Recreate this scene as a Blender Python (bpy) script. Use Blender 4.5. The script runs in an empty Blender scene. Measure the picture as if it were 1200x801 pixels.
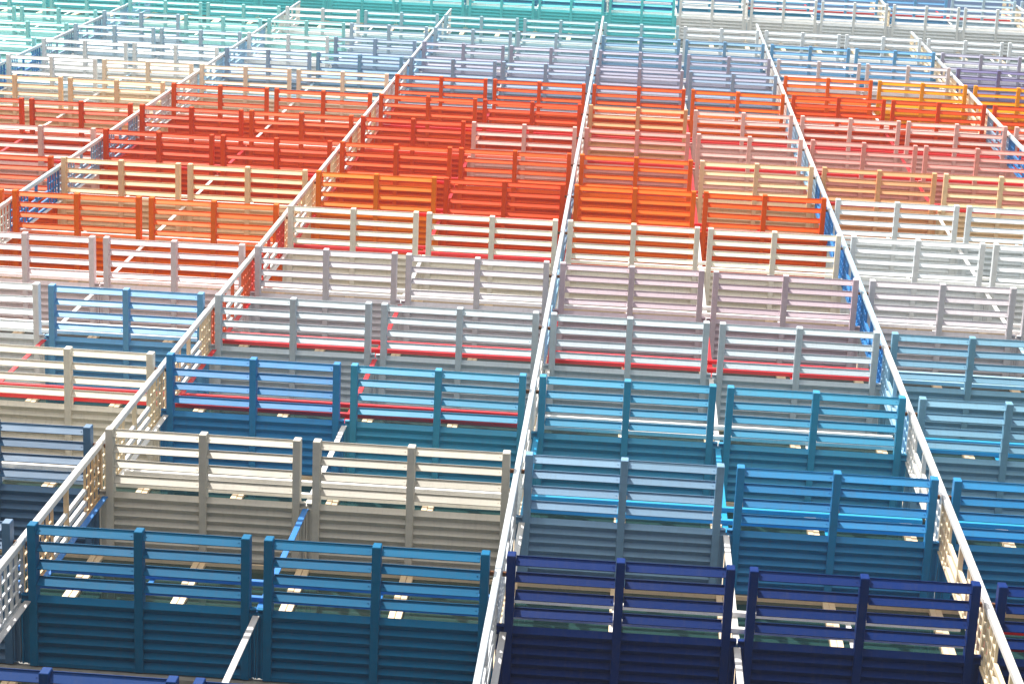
import bpy, bmesh, math, random
from mathutils import Vector, Matrix

random.seed(7)
scene = bpy.context.scene
COL = scene.collection
R = math.radians

# ------------------------------------------------------------------ layout
H = 2.9                      # storey height
P = 1.0221                   # beam spacing inside one balcony
GAP = 0.21657                # gap between the two balconies of a bay
GD = 0.24302                 # gap at a divider screen
B = 4 * P + GAP + GD         # bay width
CAMZ = 1.6
Z0 = CAMZ + 17.83183         # underside of the first full row
YB = 0.765                   # inner end of the open slats
YW = 1.49                    # glazing plane
BW = 0.082                   # beam width
CAM = Vector((0.99596, -7.12737, CAMZ))
RX = Vector((0.99698735, -0.04180146, 0.06533657))
UX = Vector((-0.05806274, -0.96073351, 0.27132977))
FX = Vector((-0.05142905, 0.27430597, 0.96026626))
FPX = 2406.67                # focal length in pixels of a 1200 px wide frame


def rowz(k):
    if k == -1:
        k = -1.075               # the cut-off storey is a little taller
    if k >= 17:
        k -= .08
    return Z0 + k * H


def px(x, y, z):
    d = Vector((x, y, z)) - CAM
    w = d.dot(FX)
    return 600 + FPX * d.dot(RX) / w, 400.5 - FPX * d.dot(UX) / w


def in_view(x0, x1, y0, y1, z0, z1, m=60):
    q = [px(x, y, z) for x in (x0, x1) for y in (y0, y1) for z in (z0, z1)]
    return (min(a[0] for a in q) < 1200 + m and max(a[0] for a in q) > -m and
            min(a[1] for a in q) < 801 + 20 and max(a[1] for a in q) > -20)


# --------------------------------------------------------------- materials
def s2l(c):
    return tuple(((v / 255) / 12.92 if v / 255 <= .04045 else ((v / 255 + .055) / 1.055) ** 2.4) for v in c)


MATS = {}


def paint(name, srgb, rough=0.46, spec=.5, wear=0.10):
    """Painted metal: slight tone drift from piece to piece, faint streaks and grime."""
    if name in MATS:
        return MATS[name]
    m = bpy.data.materials.new(name)
    m.use_nodes = True
    nt = m.node_tree
    b = nt.nodes['Principled BSDF']
    tc = nt.nodes.new('ShaderNodeTexCoord')
    mp = nt.nodes.new('ShaderNodeMapping')
    mp.inputs['Scale'].default_value = (2.5, 9, 9)
    n1 = nt.nodes.new('ShaderNodeTexNoise')
    n1.inputs['Scale'].default_value = 1.6
    n1.inputs['Detail'].default_value = 5
    oi = nt.nodes.new('ShaderNodeObjectInfo')
    add = nt.nodes.new('ShaderNodeVectorMath')
    mul = nt.nodes.new('ShaderNodeMath'); mul.operation = 'MULTIPLY'
    mul.inputs[1].default_value = 37.0
    nt.links.new(oi.outputs['Random'], mul.inputs[0])
    nt.links.new(tc.outputs['Object'], add.inputs[0])
    nt.links.new(mul.outputs[0], add.inputs[1])
    nt.links.new(add.outputs[0], mp.inputs['Vector'])
    nt.links.new(mp.outputs[0], n1.inputs['Vector'])
    r1 = nt.nodes.new('ShaderNodeMapRange')
    r1.inputs['From Min'].default_value = .3
    r1.inputs['From Max'].default_value = .72
    r1.inputs['To Min'].default_value = 1.0
    r1.inputs['To Max'].default_value = 1 - wear
    nt.links.new(n1.outputs['Fac'], r1.inputs['Value'])
    r2 = nt.nodes.new('ShaderNodeMapRange')
    r2.inputs['To Min'].default_value = .94
    r2.inputs['To Max'].default_value = 1.05
    nt.links.new(oi.outputs['Random'], r2.inputs['Value'])
    mm = nt.nodes.new('ShaderNodeMath'); mm.operation = 'MULTIPLY'
    nt.links.new(r1.outputs[0], mm.inputs[0]); nt.links.new(r2.outputs[0], mm.inputs[1])
    n2 = nt.nodes.new('ShaderNodeTexNoise'); n2.inputs['Scale'].default_value = 1.0; n2.inputs['Detail'].default_value = 8; n2.inputs['Roughness'].default_value = .7
    mp2 = nt.nodes.new('ShaderNodeMapping'); mp2.inputs['Scale'].default_value = (22, 5, 5)
    nt.links.new(add.outputs[0], mp2.inputs['Vector']); nt.links.new(mp2.outputs[0], n2.inputs['Vector'])
    r3 = nt.nodes.new('ShaderNodeMapRange')
    r3.inputs['From Min'].default_value = .50; r3.inputs['From Max'].default_value = .78
    r3.inputs['To Min'].default_value = 0; r3.inputs['To Max'].default_value = .20
    nt.links.new(n2.outputs['Fac'], r3.inputs['Value'])
    dirt = nt.nodes.new('ShaderNodeMix'); dirt.data_type = 'RGBA'
    dirt.inputs['B'].default_value = (.09, .08, .07, 1)
    nt.links.new(r3.outputs[0], dirt.inputs['Factor'])
    hs = nt.nodes.new('ShaderNodeHueSaturation')
    hs.inputs['Color'].default_value = (*s2l(srgb), 1)
    nt.links.new(mm.outputs[0], hs.inputs['Value'])
    nt.links.new(hs.outputs[0], dirt.inputs['A'])
    nt.links.new(dirt.outputs['Result'], b.inputs['Base Color'])
    rr = nt.nodes.new('ShaderNodeMapRange')
    rr.inputs['To Min'].default_value = rough - .06
    rr.inputs['To Max'].default_value = rough + .14
    nt.links.new(n1.outputs['Fac'], rr.inputs['Value'])
    nt.links.new(rr.outputs[0], b.inputs['Roughness'])
    b.inputs['Specular IOR Level'].default_value = spec
    MATS[name] = m
    return m


PAL = {  # paint tones: (words for the label, sRGB of the paint)
    'NAVY': ('dark navy', (0, 42, 108)), 'ROYAL': ('royal blue', (0, 56, 120)),
    'OCEAN': ('deep ocean blue', (0, 102, 146)), 'STEEL': ('steel blue', (48, 100, 140)),
    'TAUPE': ('warm taupe', (198, 192, 178)), 'SLATE': ('slate grey blue', (108, 152, 186)),
    'AZURE': ('azure blue', (4, 128, 188)), 'IVORY': ('ivory', (234, 228, 212)),
    'CYANBLUE': ('turquoise blue', (4, 144, 186)), 'DUSTY': ('dusty blue', (112, 166, 194)),
    'SKY': ('sky blue', (84, 158, 208)), 'GREYBLUE': ('pale grey blue', (188, 202, 210)),
    'PALEGREY': ('pale grey', (224, 231, 234)), 'BLUSHGREY': ('blush grey', (232, 212, 212)),
    'LILAC': ('lilac grey', (206, 201, 207)), 'MAUVE': ('dusty mauve', (198, 179, 189)),
    'ORANGE': ('bright orange', (240, 106, 10)), 'VERM': ('vermilion', (228, 86, 2)),
    'RED': ('orange red', (222, 72, 0)), 'TANG': ('tangerine', (238, 122, 6)),
    'SAND': ('sand yellow', (234, 204, 164)), 'PEACH': ('peach tan', (226, 168, 122)),
    'BLUSH': ('pale blush pink', (230, 186, 178)), 'PINK': ('salmon pink', (226, 158, 150)),
    'CREAM': ('cream', (236, 221, 198)), 'SLATEBLUE': ('muted slate blue', (140, 168, 198)),
    'SLATELILAC': ('grey lilac', (162, 164, 188)), 'INDIGO': ('dark indigo', (114, 110, 158)),
    'AMBER': ('amber yellow', (236, 156, 0)), 'PALEBLUE': ('pale blue', (168, 196, 214)),
    'AQUA': ('aqua', (150, 222, 222)), 'AQUAGREY': ('greyish aqua', (165, 208, 220)),
    'TEAL': ('teal', (80, 216, 226)), 'WHITEGREY': ('off white', (216, 226, 232)),
    'STEELSKY': ('steely sky blue', (112, 162, 200)), 'MIDBLUE': ('medium blue', (10, 128, 190)),
}


GLOSSY = ('CYANBLUE', 'DUSTY', 'SLATE', 'STEEL', 'TAUPE', 'SKY')
WARM = ('ORANGE', 'VERM', 'RED', 'TANG', 'SAND', 'PEACH', 'BLUSH', 'PINK', 'AMBER', 'CREAM', 'IVORY', 'NAVY', 'ROYAL', 'OCEAN')


def pm(key):
    return paint('paint_' + PAL[key][0].replace(' ', '_'), PAL[key][1], .5, .08 if key in WARM else .62 if key in GLOSSY else .38)


M_TAN = paint('tan_anodised_metal', (236, 210, 174), .4)
M_DECK = paint('deck_board_grey', (170, 168, 162), .8, .2, .25)
M_RUST = paint('rusty_bracket', (120, 78, 52), .8, .2, .4)
M_WHITE = paint('white_paint', (236, 234, 230), .3)
M_SILVER = paint('silver_paint', (206, 214, 220), .28, .6)

# glazing
g = bpy.data.materials.new('dark_green_glass')
g.use_nodes = True
gb = g.node_tree.nodes['Principled BSDF']
gb.inputs['Base Color'].default_value = (.016, .045, .042, 1)
gb.inputs['Roughness'].default_value = .02
gb.inputs['IOR'].default_value = 1.52
gn = g.node_tree.nodes.new('ShaderNodeTexNoise'); gn.inputs['Scale'].default_value = 1.1
gbp = g.node_tree.nodes.new('ShaderNodeBump'); gbp.inputs['Strength'].default_value = .02
g.node_tree.links.new(gn.outputs['Fac'], gbp.inputs['Height'])
g.node_tree.links.new(gbp.outputs[0], gb.inputs['Normal'])
M_GLASS = g


def masonry(name, srgb, scale=6):
    m = bpy.data.materials.new(name); m.use_nodes = True
    nt = m.node_tree; b = nt.nodes['Principled BSDF']
    n = nt.nodes.new('ShaderNodeTexNoise'); n.inputs['Scale'].default_value = scale; n.inputs['Detail'].default_value = 8
    r = nt.nodes.new('ShaderNodeValToRGB')
    c = s2l(srgb)
    r.color_ramp.elements[0].position = .3; r.color_ramp.elements[1].position = .75
    r.color_ramp.elements[0].color = (*[v * .75 for v in c], 1); r.color_ramp.elements[1].color = (*[min(1, v * 1.15) for v in c], 1)
    tc = nt.nodes.new('ShaderNodeTexCoord'); nt.links.new(tc.outputs['Object'], n.inputs['Vector'])
    nt.links.new(n.outputs['Fac'], r.inputs[0]); nt.links.new(r.outputs[0], b.inputs['Base Color'])
    bp = nt.nodes.new('ShaderNodeBump'); bp.inputs['Strength'].default_value = .15
    nt.links.new(n.outputs['Fac'], bp.inputs['Height']); nt.links.new(bp.outputs[0], b.inputs['Normal'])
    b.inputs['Roughness'].default_value = .85
    return m


M_WALL = masonry('grey_render', (150, 148, 142))
M_BOUNCE_CUT = masonry('bounce_cut_dark', (62, 62, 64), 2)  # dark tone of the added slab that holds back ground bounce
M_GROUND = masonry('pale_paving', (214, 210, 204), .6)


# ----------------------------------------------------------------- helpers
def box(bm, x0, x1, y0, y1, z0, z1):
    v = [bm.verts.new(p) for p in ((x0, y0, z0), (x1, y0, z0), (x1, y1, z0), (x0, y1, z0),
                                   (x0, y0, z1), (x1, y0, z1), (x1, y1, z1), (x0, y1, z1))]
    for f in ((3, 2, 1, 0), (4, 5, 6, 7), (0, 1, 5, 4), (1, 2, 6, 5), (2, 3, 7, 6), (3, 0, 4, 7)):
        bm.faces.new([v[i] for i in f])


def prism(bm, prof, x0, x1):
    """extrude a (y,z) profile along x"""
    a = [bm.verts.new((x0, y, z)) for y, z in prof]
    b = [bm.verts.new((x1, y, z)) for y, z in prof]
    n = len(prof)
    for i in range(n):
        j = (i + 1) % n
        bm.faces.new((a[i], a[j], b[j], b[i]))
    bm.faces.new(a[::-1]); bm.faces.new(b)


def mesh(name, bm, bevel=0.0, seg=1):
    if bevel:
        bmesh.ops.bevel(bm, geom=bm.edges[:], offset=bevel, segments=seg, affect='EDGES', clamp_overlap=True)
    bmesh.ops.recalc_face_normals(bm, faces=bm.faces[:])
    me = bpy.data.meshes.new(name)
    bm.to_mesh(me); bm.free()
    me.materials.append(None)
    return me


def place(name, me, mat, parent=None, loc=(0, 0, 0)):
    o = bpy.data.objects.new(name, me)
    COL.objects.link(o)
    o.location = loc
    if parent:
        o.parent = parent
    o.material_slots[0].link = 'OBJECT'
    o.material_slots[0].material = mat
    return o


def thing(name, label, cat, loc, group=None):
    o = bpy.data.objects.new(name, None)
    COL.objects.link(o)
    o.location = loc
    o.empty_display_size = .2
    o['label'] = label; o['category'] = cat
    if group:
        o['group'] = group
    return o


def struct(name, me, mat, kind='structure'):
    o = place(name, me, mat)
    o['kind'] = kind
    return o


# ------------------------------------------------------- balcony part meshes
# local origin: left beam centre, tip of the beams, underside
def mk_beam():
    bm = bmesh.new(); box(bm, -BW / 2, BW / 2, .036, YW - .012, 0, .13)
    return mesh('beam', bm, .006)


T = R(28)
def slat_profile(yt):
    zt, L, th = .101, .104, .010
    d = Vector((math.sin(T), -math.cos(T))); n = Vector((-math.cos(T), -math.sin(T)))
    top = Vector((yt, zt))
    front = []
    for i in range(2):
        t = i
        front.append(top + d * (L * t))
    back = [q - n * th for q in front[::-1]]
    lip = [Vector((yt - .012, zt - .002)), Vector((yt - .012, zt + .002)), ]
    pts = [lip[0]] + front + back[:-1] + [Vector((yt + .010, zt + .006)), Vector((yt - .012, zt + .006))]
    return [(q.x, q.y) for q in pts]


def mk_slats(seed):
    global T
    bm = bmesh.new()
    rnd = random.Random(seed)
    for yt in (.072, .247, .422, .597):
        T = R(28 + rnd.gauss(0, 1.3))
        n0 = len(bm.verts)
        prism(bm, slat_profile(yt + rnd.gauss(0, .002)), BW / 2 + .002 + rnd.random() * .005, P - BW / 2 - .002 - rnd.random() * .005)
        bm.verts.ensure_lookup_table()
        skew = rnd.gauss(0, .003)               # boards are never hung quite level
        for v in bm.verts[n0:]:
            v.co.y += skew * (v.co.x / P - .5)
            v.co.z += rnd.gauss(0, .0004)
        # fixing screws near both ends of the board
        d = Vector((math.sin(T), -math.cos(T))); nn = Vector((-math.cos(T), -math.sin(T)))
        for x in (BW / 2 + .03, P - BW / 2 - .03):
            c = Vector((yt, .101)) + d * .054 + nn * .001
            r = .006
            ring = []
            for q in range(6):
                a = q * math.pi / 3
                yz = c + d * (r * math.sin(a))
                ring.append((x + r * math.cos(a), yz.x, yz.y))
            lo = [bm.verts.new((p[0], p[1] - nn.x * .002, p[2] - nn.y * .002)) for p in ring]
            hi = [bm.verts.new((p[0], p[1] + nn.x * .004, p[2] + nn.y * .004)) for p in ring]
            for q in range(6):
                bm.faces.new((lo[q], lo[(q + 1) % 6], hi[(q + 1) % 6], hi[q]))
            bm.faces.new(hi)
    return mesh('slat_panel', bm)


def mk_soffit():
    bm = bmesh.new()
    n, y0, y1 = 6, YB + .054, YW - .055
    w = (y1 - y0) / n
    prof = []
    for i in range(n):
        a = y0 + i * w
        prof += [(a, .014), (a + w * .55, .060)]
    prof += [(y1, .014), (y1, .0625), (y0, .0625)]
    prism(bm, prof, BW / 2 + .001, P - BW / 2 - .001)
    return mesh('soffit_panel', bm)


def mk_edge(lo, hi):
    bm = bmesh.new(); prism(bm, [(YB - .004, .060), (YB + .050, .012), (YB + .0535, .012), (YB + .0535, .060)], lo, hi)
    return mesh('edge_beam', bm)


def mk_bracket(lo, hi):
    bm = bmesh.new(); box(bm, lo, hi, YB - .022, YB - .008, .004, .066)
    return mesh('end_bracket', bm, .003)


def mk_ledger():
    bm = bmesh.new(); box(bm, BW / 2, P - BW / 2, YW - .055, YW - .015, .010, .12)
    return mesh('ledger', bm)


def mk_deck(lo, hi):
    bm = bmesh.new(); box(bm, lo, hi, YB + .030, YW - .02, .064, .078)
    return mesh('deck', bm)


def mk_plate(lo, hi):
    bm = bmesh.new()
    e = .016
    y0, y1 = YB + .054, YW - .03
    # a shallow tray: rims along both sides, recessed middle
    pr = [(lo, .010), (lo + e, .010), (lo + e, .030), (hi - e, .030), (hi - e, .010), (hi, .010), (hi, .05), (lo, .05)]
    a = [bm.verts.new((x, y0, z)) for x, z in pr]; b = [bm.verts.new((x, y1, z)) for x, z in pr]
    for i in range(8):
        q = (i + 1) % 8
        bm.faces.new((a[i], a[q], b[q], b[i]))
    bm.faces.new(a[::-1]); bm.faces.new(b)
    return mesh('side_plate', bm)


HG, HD = GAP / 2 - .005, GD / 2 - .006
ME_BEAM, ME_SLAT, ME_SOFF, ME_LEDGER = mk_beam(), [mk_slats(i) for i in range(9)], mk_soffit(), mk_ledger()
ME_EDGE = [mk_edge(-HD, 2 * P + HG), mk_edge(-HG, 2 * P + HD)]
ME_BRA = [[mk_bracket(-HD + .004, -BW / 2 - .002), mk_bracket(2 * P + BW / 2 + .002, 2 * P + HG - .002)],
          [mk_bracket(-HG + .002, -BW / 2 - .002), mk_bracket(2 * P + BW / 2 + .002, 2 * P + HD - .004)]]
ME_DECK = [mk_deck(-HD, 2 * P + HG), mk_deck(-HG, 2 * P + HD)]
ME_PL = [[mk_plate(-HD, -BW / 2 - .003), mk_plate(2 * P + BW / 2 + .003, 2 * P + HG)],
         [mk_plate(-HG, -BW / 2 - .003), mk_plate(2 * P + BW / 2 + .003, 2 * P + HD)]]

ORD = ['first', 'second', 'third', 'fourth', 'fifth', 'sixth', 'seventh', 'eighth', 'ninth', 'tenth',
       'eleventh', 'twelfth', 'thirteenth', 'fourteenth', 'fifteenth', 'sixteenth', 'seventeenth']


def row_words(k):
    if k == -1:
        return 'row cut at bottom edge'
    if k >= 17:
        return ['lowest', 'second', 'third'][k - 17] + ' row of top block'
    return ORD[k] + ' row'


def balcony(k, bay, pn, key):
    x = bay * B + GD / 2 + pn * (2 * P + GAP)
    n = bay * 2 + pn
    side = 'right' if n >= 0 else 'left'
    cnt = n + 1 if n >= 0 else -n
    root = thing('balcony', '%s slatted balcony, %s, %s balcony %s of central rail' % (PAL[key][0], row_words(k), ORD[cnt - 1], side),
                 'balcony', (x, 0, rowz(k)), 'slatted balconies in rows up the facade')
    m = pm(key)
    rnd = random.Random(k * 1000 + bay * 10 + pn)
    root.rotation_euler = (rnd.gauss(0, .0022), rnd.gauss(0, .0014), rnd.gauss(0, .0014))
    for i in range(3):
        place('beam', ME_BEAM, m, root, (i * P, 0, 0))
    for i in range(2):
        place('slat_panel', ME_SLAT[rnd.randrange(9)], m, root, (i * P, 0, 0))
        place('soffit_panel', ME_SOFF, m, root, (i * P, 0, 0))
        place('side_plate', ME_PL[pn][i], m, root)
        place('end_bracket', ME_BRA[pn][i], m, root)
        place('ledger', ME_LEDGER, m, root, (i * P, 0, 0))
    place('edge_beam', ME_EDGE[pn], m, root)
    place('deck', ME_DECK[pn], m, root)


# rows of colours, (left, right) for each bay from the given first bay on
ROWS = {
    -1: (-2, 'STEEL STEEL ROYAL ROYAL ROYAL ROYAL NAVY NAVY NAVY NAVY'),
    0: (-2, 'STEEL STEEL OCEAN OCEAN NAVY NAVY NAVY NAVY'),
    1: (-2, 'STEEL STEEL TAUPE TAUPE SLATE AZURE AZURE AZURE'),
    2: (-2, 'IVORY IVORY MIDBLUE CYANBLUE CYANBLUE CYANBLUE DUSTY DUSTY'),
    3: (-2, 'PALEGREY SKY GREYBLUE GREYBLUE GREYBLUE GREYBLUE DUSTY DUSTY'),
    4: (-3, 'BLUSHGREY BLUSHGREY BLUSHGREY BLUSHGREY LILAC LILAC MAUVE MAUVE LILAC LILAC'),
    5: (-3, 'ORANGE ORANGE ORANGE ORANGE IVORY IVORY IVORY IVORY PALEGREY PALEGREY'),
    6: (-3, 'VERM VERM SAND SAND TANG RED ORANGE VERM PALEGREY WHITEGREY WHITEGREY WHITEGREY'),
    7: (-3, 'BLUSH BLUSH RED RED VERM VERM ORANGE SAND PEACH SAND SAND SAND'),
    8: (-3, 'RED RED RED VERM RED BLUSH PINK BLUSH PINK PINK PINK PINK'),
    9: (-4, 'SAND SAND SAND SAND VERM VERM VERM RED PEACH BLUSH BLUSH BLUSH BLUSH BLUSH'),
    10: (-4, 'PALEBLUE PALEBLUE PALEGREY CREAM CREAM CREAM VERM VERM VERM ORANGE RED RED RED RED'),
    11: (-4, 'AQUA AQUA PALEGREY PALEGREY SLATEBLUE STEELSKY SLATEBLUE SLATEBLUE SLATELILAC SLATEBLUE ORANGE AMBER AMBER AMBER'),
    12: (-4, 'AQUA AQUA PALEBLUE PALEBLUE PALEGREY SLATEBLUE SLATELILAC SLATELILAC SLATELILAC SLATELILAC LILAC LILAC INDIGO INDIGO'),
    13: (-4, 'AQUA AQUA PALEBLUE AQUA AQUA PALEBLUE PALEBLUE PALEBLUE STEELSKY STEELSKY SKY SKY SLATELILAC SLATELILAC'),
    14: (-4, 'AQUA AQUA AQUA AQUA PALEGREY AQUAGREY AQUAGREY AQUAGREY AQUAGREY WHITEGREY WHITEGREY WHITEGREY WHITEGREY WHITEGREY'),
    17: (-3, 'TEAL TEAL TEAL TEAL TEAL TEAL TEAL PALEGREY PALEGREY WHITEGREY WHITEGREY WHITEGREY'),
    18: (-3, 'CYANBLUE CYANBLUE CYANBLUE CYANBLUE CYANBLUE CYANBLUE AZURE CYANBLUE CYANBLUE SKY SKY PALEBLUE'),
}
nb = 0
for k, (b0, txt) in ROWS.items():
    keys = txt.split()
    for bay in range(-5, 5):
        for pn in (0, 1):
            i = min(max((bay - b0) * 2 + pn, 0), len(keys) - 1)
            x0 = bay * B + GD / 2 + pn * (2 * P + GAP)
            z = rowz(k)
            if in_view(x0, x0 + 2 * P, 0, YW, z, z + .1):
                balcony(k, bay, pn, keys[i]); nb += 1
print('balconies', nb)

# --------------------------------------------------------------- guard rails
RAILC = {'BLUE': ('blue', (24, 118, 196)), 'WHITE': ('white', (236, 234, 230)), 'RED': ('red', (214, 8, 22)),
         'CYAN': ('cyan blue', (30, 160, 210)), 'GREY': ('pale grey', (200, 198, 198)), 'PALE': ('pale blue', (168, 206, 226)),
         'CORAL': ('coral', (236, 130, 100))}
RAILROWS = {-1: (-2, 'GREY GREY GREY GREY'), 0: (-2, 'BLUE BLUE WHITE RED'), 1: (-2, 'WHITE WHITE CYAN CYAN'),
            2: (-2, 'RED RED WHITE CYAN'), 3: (-2, 'WHITE RED RED PALE'), 4: (-2, 'WHITE WHITE WHITE WHITE'),
            5: (-2, 'WHITE RED WHITE WHITE'), 6: (-2, 'WHITE RED RED WHITE'), 7: (-2, 'RED RED RED RED'),
            8: (-2, 'WHITE CORAL RED RED'), 9: (-2, 'WHITE RED RED RED'), 10: (-2, 'PALE PALE WHITE WHITE'),
            11: (-2, 'WHITE WHITE WHITE WHITE'), 12: (-2, 'WHITE WHITE WHITE WHITE'), 13: (-2, 'WHITE WHITE WHITE WHITE'),
            14: (-2, 'WHITE WHITE WHITE WHITE'), 17: (-2, 'WHITE WHITE WHITE WHITE'), 18: (-2, 'WHITE WHITE WHITE RED')}


def bm_box(name, *a, bevel=.004):
    bm = bmesh.new(); box(bm, *a); return mesh(name, bm, bevel)


YR = YB - .012
ME_RAIL = bm_box('rail', .10, B - .10, YR, YR + .05, -.03, .03)
ME_UP = bm_box('upright', -.032, .032, YR + .051, YR + .064, .084, H + .004, bevel=.003)
ME_BAL = bm_box('baluster', -.026, .026, YR + .051, YR + .064, .084, .76, bevel=.003)
ME_TABS = bm_box('fixing_tab', -.05, .05, YR + .036, YR + .060, .20, .30, bevel=.003)


def bayside(bay):
    return '%s bay %s of central rail' % (ORD[bay if bay >= 0 else -bay - 1], 'right' if bay >= 0 else 'left')


def guard(k, bay):
    b0, t = RAILROWS[k]; t = t.split()
    key = t[min(max(bay - b0, 0), len(t) - 1)]
    word, rgb = RAILC[key]
    m = paint('rail_' + word.replace(' ', '_'), rgb, .3)
    root = thing('guard_rail', '%s guard rail, %s, %s' % (word, row_words(k), bayside(bay)),
                 'guard rail', (bay * B, 0, rowz(k)), 'balcony guard rails')
    if k == -1:
        root.scale.z = 1.075
    for z in (.34, .73):
        place('rail', ME_RAIL, m, root, (0, 0, z))
    place('upright', ME_UP, m, root, (B / 2, 0, 0))
    place('upright', ME_UP, m, root, (.075, 0, 0))
    for pn in (0, 1):
        xm = GD / 2 + pn * (2 * P + GAP) + P
        place('baluster', ME_BAL, m, root, (xm - .03, 0, 0))


for k in RAILROWS:
    for bay in range(-5, 5):
        if in_view(bay * B, bay * B + B, .7, .8, rowz(k), rowz(k) + H, 0):
            guard(k, bay)

# ---------------------------------------------------------- divider screens
SCRC = {'WHITE': ('white', (232, 230, 224)), 'IVORY': ('ivory', (232, 212, 176)), 'TANW': ('tan and white', (226, 188, 140)),
        'ORANGE': ('orange', (236, 96, 30)), 'RED': ('red', (216, 50, 20)), 'BLUE': ('bright blue', (6, 122, 196)),
        'PALE': ('pale blue', (150, 196, 226)), 'GREY': ('pale grey', (204, 208, 212)), 'CREAM': ('cream', (240, 222, 190)),
        'SLATE': ('grey blue', (128, 160, 190))}
SCR = {  # divider number -> {row: colour}, first entry that is <= row
    -1: {-1: 'GREY', 0: 'TANW', 1: 'IVORY', 3: 'ORANGE', 4: 'RED', 5: 'IVORY', 9: 'GREY', 11: 'PALE', 14: 'WHITE'},
    0: {-1: 'GREY', 1: 'WHITE', 3: 'PALE', 5: 'SLATE', 7: 'WHITE', 10: 'PALE', 14: 'WHITE'},
    1: {-1: 'CREAM', 1: 'WHITE', 2: 'PALE', 3: 'BLUE', 7: 'PALE', 10: 'WHITE'},
    2: {-1: 'WHITE', 7: 'BLUE', 9: 'SLATE', 10: 'CREAM'},
    -2: {-1: 'GREY', 4: 'WHITE', 5: 'BLUE', 6: 'SLATE', 8: 'GREY', 10: 'PALE', 13: 'WHITE'},
    -3: {-1: 'GREY', 9: 'BLUE', 11: 'SLATE', 13: 'PALE'},
}
YL = (.42, .55, .68, .81)        # planks along the height of the screen
ME_HAND = bm_box('handrail', -.032, .032, .205, .275, .10, H + .09, bevel=.008)
ME_PLANK = bm_box('plank', -.020, .020, -.022, .022, 0, H - .12 + .12)
ME_CROSS = bm_box('crossbar', -.024, .024, .276, .83, -.024, .024)
ME_BRK = bm_box('bracket', 0, .075, .245, .285, -.02, .02, bevel=.003)


def mk_lattice(z0, z1, n, planks):
    bm = bmesh.new()
    for i in range(n):
        z = z0 + (z1 - z0) * i / (n - 1)
        box(bm, -.013, .013, .276, .832, z - .012, z + .012)
    w = .011
    zs = [z0 + (z1 - z0) * i / (n - 1) for i in range(n)]
    for i in range(n - 1):
        for y in planks:
            box(bm, -.010, .010, y - w, y + w, zs[i] + .0122, zs[i + 1] - .0122)
    return mesh('lattice', bm)


ME_LT = mk_lattice(2.36, 2.98, 5, YL)
ME_LB = mk_lattice(.14, 1.12, 7, YL)


def mk_planks():
    bm = bmesh.new()
    for y in YL[1:]:
        box(bm, -.020, .020, y - .026, y + .026, 1.136, 2.344)
    return mesh('plank_set', bm)


ME_PLK = [bm_box('plank', -.020, .020, y - .027, y + .027, 1.137, 2.343, bevel=.003) for y in YL[1:]]
ME_SILL = bm_box('inner_board', -.022, .022, .834, .862, .115, H + .09, bevel=.003)


def screen(k, j):
    tab = SCR[max(min(j, 2), -3)]
    key = [tab[q] for q in sorted(tab) if q <= k][-1]
    word, rgb = SCRC[key]
    m = paint('screen_' + word.replace(' ', '_'), rgb, .45)
    mr = M_SILVER if j == 0 or k > 10 else M_WHITE
    if key == 'BLUE':
        mr = paint('rail_ice_blue', (190, 222, 240), .3)
    if j == 0:
        where = 'on the central rail line'
    else:
        where = '%s divider %s of central rail' % (ORD[abs(j) - 1], 'right' if j > 0 else 'left')
    root = thing('lattice_screen', '%s lattice screen, %s, %s' % (word, row_words(k), where),
                 'screen', (j * B, 0, rowz(k)), 'lattice screens dividing the bays')
    if k == -1:
        root.scale.z = 1.075
    place('handrail', ME_HAND, mr, root)
    place('lattice', ME_LT, m, root); place('lattice', ME_LB, m, root)
    for me in ME_PLK:
        place('plank', me, M_WHITE if key in ('TANW', 'IVORY', 'ORANGE', 'RED') else m, root)
    place('crossbar', ME_CROSS, m, root, (0, 0, 1.64))
    place('inner_board', ME_SILL, m, root)
    for s in (0, -.113):
        place('bracket', ME_BRK, M_RUST, root, (.039 + s if s == 0 else -.114, 0, .055 + .06))


for k in RAILROWS:
    for j in range(-5, 5):
        if in_view(j * B - .1, j * B + .1, .2, .8, rowz(k), rowz(k) + H, 0):
            screen(k, j)

# ------------------------------------------------------------------ building
bld = thing('apartment_building', 'tall apartment block whose dark glazed front carries all the coloured balconies', 'building', (0, YW, 0))
TOPZ = rowz(21)
XL, XR = -7 * B, 7 * B


def part(name, bm, mat, parent, bevel=0):
    return place(name, mesh(name, bm, bevel), mat, parent)


bm = bmesh.new()
box(bm, XL, XR, .06, 14, 0, TOPZ)                      # body behind the glazing (local to the building)
part('wall', bm, M_WALL, bld)
bm = bmesh.new()
for k in range(-6, 21):                                # slab edges between the window bands
    z = rowz(k)
    box(bm, XL, XR, 0, .058, z - .07, z + .14)
part('slab_edge', bm, M_WALL, bld)

NW = 4
def window_meshes():
    w = B / NW
    bm = bmesh.new()
    for i in range(NW):
        x = i * w
        box(bm, x - .066, x - .003, -.030, .05, .172, 2.798)
        box(bm, x + .003, x + .066, -.022, .05, .172, 2.798)
    box(bm, -.066, B - .068, -.034, .05, 2.800, 2.828)
    box(bm, -.066, B - .068, -.034, .05, .142, .170)
    fr = mesh('window', bm)
    bm = bmesh.new()
    for i in range(NW):
        box(bm, i * w + .067, (i + 1) * w - .067, .012, .030, .171, 2.799)
    return fr, mesh('pane', bm)


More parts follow.
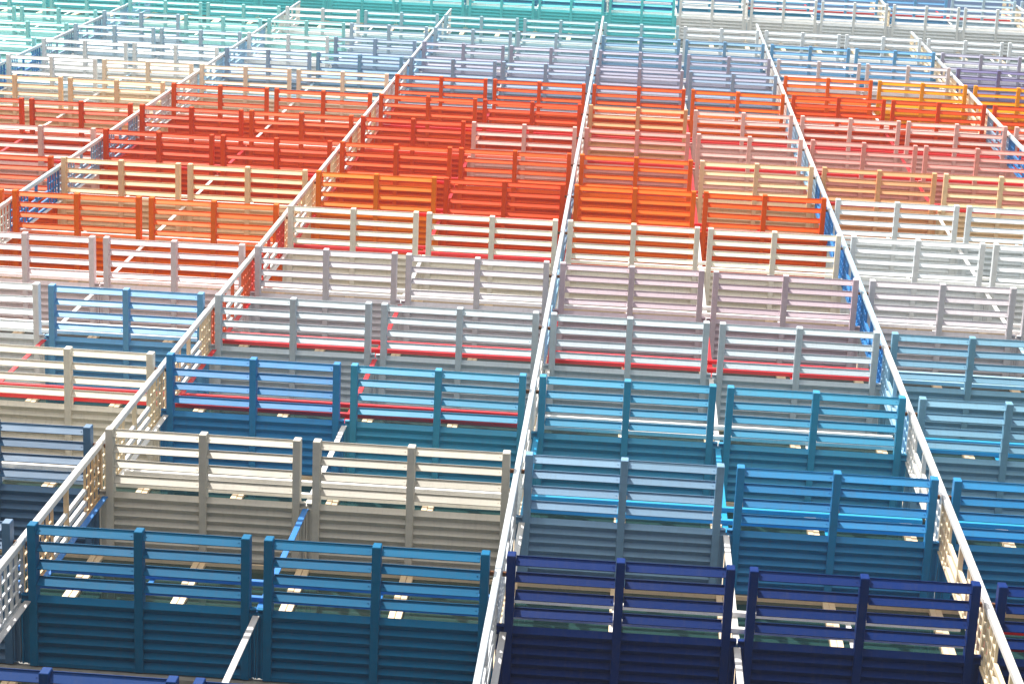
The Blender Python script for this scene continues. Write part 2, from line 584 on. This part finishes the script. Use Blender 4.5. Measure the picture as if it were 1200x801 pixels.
ME_WIN, ME_PANE = window_meshes()
nwin = 0
rest = []
for k in range(-6, 20):
    for bay in range(-7, 7):
        z = rowz(k)
        if k <= 14 and nwin < 100 and in_view(bay * B, bay * B + B, YW, YW + .05, z, z + H, 0):
            w = place('window', ME_WIN, M_TAN, bld, (bay * B, 0, z))
            place('pane', ME_PANE, M_GLASS, w)
            nwin += 1
        else:
            rest.append((bay * B, z))
print('windows', nwin)


def many(name, src, mat, places):
    bm = bmesh.new()
    for x, z in places:
        t = bmesh.new(); t.from_mesh(src)
        bmesh.ops.translate(t, vec=(x, 0, z), verts=t.verts[:])
        tmp = bpy.data.meshes.new('tmp'); t.to_mesh(tmp); t.free()
        bm.from_mesh(tmp); bpy.data.meshes.remove(tmp)
    o = part(name, bm, mat, bld)
    o['kind'] = 'stuff'
    return o


many('window', ME_WIN, M_TAN, rest)
many('pane', ME_PANE, M_GLASS, rest)

# -------------------------------------------------------------------- ground
bm = bmesh.new()
S = 400
v = [bm.verts.new(p) for p in ((-S, -S, 0), (S, -S, 0), (S, S, 0), (-S, S, 0))]
bm.faces.new(v)
struct('ground', mesh('ground', bm), M_GROUND)

bm = bmesh.new(); box(bm, -70, 70, -22, YW - .1, -.4, .004)  # unseen dark slab, added to keep bounce light off the lower undersides
struct('bounce_cut_slab', mesh('bounce_cut_slab', bm), M_BOUNCE_CUT)

# ---------------------------------------------------------------------- haze
HAZE = 0.0009
if HAZE:
    bm = bmesh.new(); box(bm, -150, 150, -120, 60, -1, TOPZ + 3)
    hm = bpy.data.materials.new('haze'); hm.use_nodes = True
    nt = hm.node_tree; nt.nodes.clear()
    out = nt.nodes.new('ShaderNodeOutputMaterial'); pv = nt.nodes.new('ShaderNodeVolumePrincipled')
    pv.inputs['Color'].default_value = (.93, .96, 1, 1); pv.inputs['Density'].default_value = HAZE
    pv.inputs['Anisotropy'].default_value = .2
    nt.links.new(pv.outputs[0], out.inputs['Volume'])
    struct('haze', mesh('haze', bm), hm, 'stuff')

# --------------------------------------------------------------------- light
EL, AZ = R(35.5), R(26)            # sun height; to the left of the line facing the building
sd = Vector((-math.sin(AZ) * math.cos(EL), -math.cos(AZ) * math.cos(EL), math.sin(EL)))
L = bpy.data.lights.new('sun', 'SUN'); L.energy = 5.0; L.angle = R(.5); L.color = (1, .955, .885)
lo = bpy.data.objects.new('sun', L); COL.objects.link(lo)
lo.rotation_euler = (-sd).to_track_quat('-Z', 'Y').to_euler()
lo.location = sd * 100

w = bpy.data.worlds.new('World'); scene.world = w
w.use_nodes = True
nt = w.node_tree
sky = nt.nodes.new('ShaderNodeTexSky'); sky.sky_type = 'NISHITA'
sky.sun_disc = False; sky.sun_elevation = EL; sky.sun_rotation = R(180 + 26)
sky.air_density = 1.2; sky.dust_density = 1.5
bg = nt.nodes['Background']; bg.inputs['Strength'].default_value = .1
nt.links.new(sky.outputs[0], bg.inputs['Color'])

# -------------------------------------------------------------------- camera
cd = bpy.data.cameras.new('camera')
cam = bpy.data.objects.new('camera', cd); COL.objects.link(cam)
cd.sensor_width = 36; cd.lens = 36 * FPX / 1200
cd.clip_end = 2000
M = Matrix((RX, UX, -FX)).transposed().to_4x4()
M.translation = CAM
cam.matrix_world = M
scene.camera = cam

vs = scene.view_settings
vs.view_transform = 'Standard'; vs.look = 'None'; vs.gamma = 1; vs.use_curve_mapping = False
vs.exposure = 0.78
scene.cycles.max_bounces = 8
scene.cycles.diffuse_bounces = 5
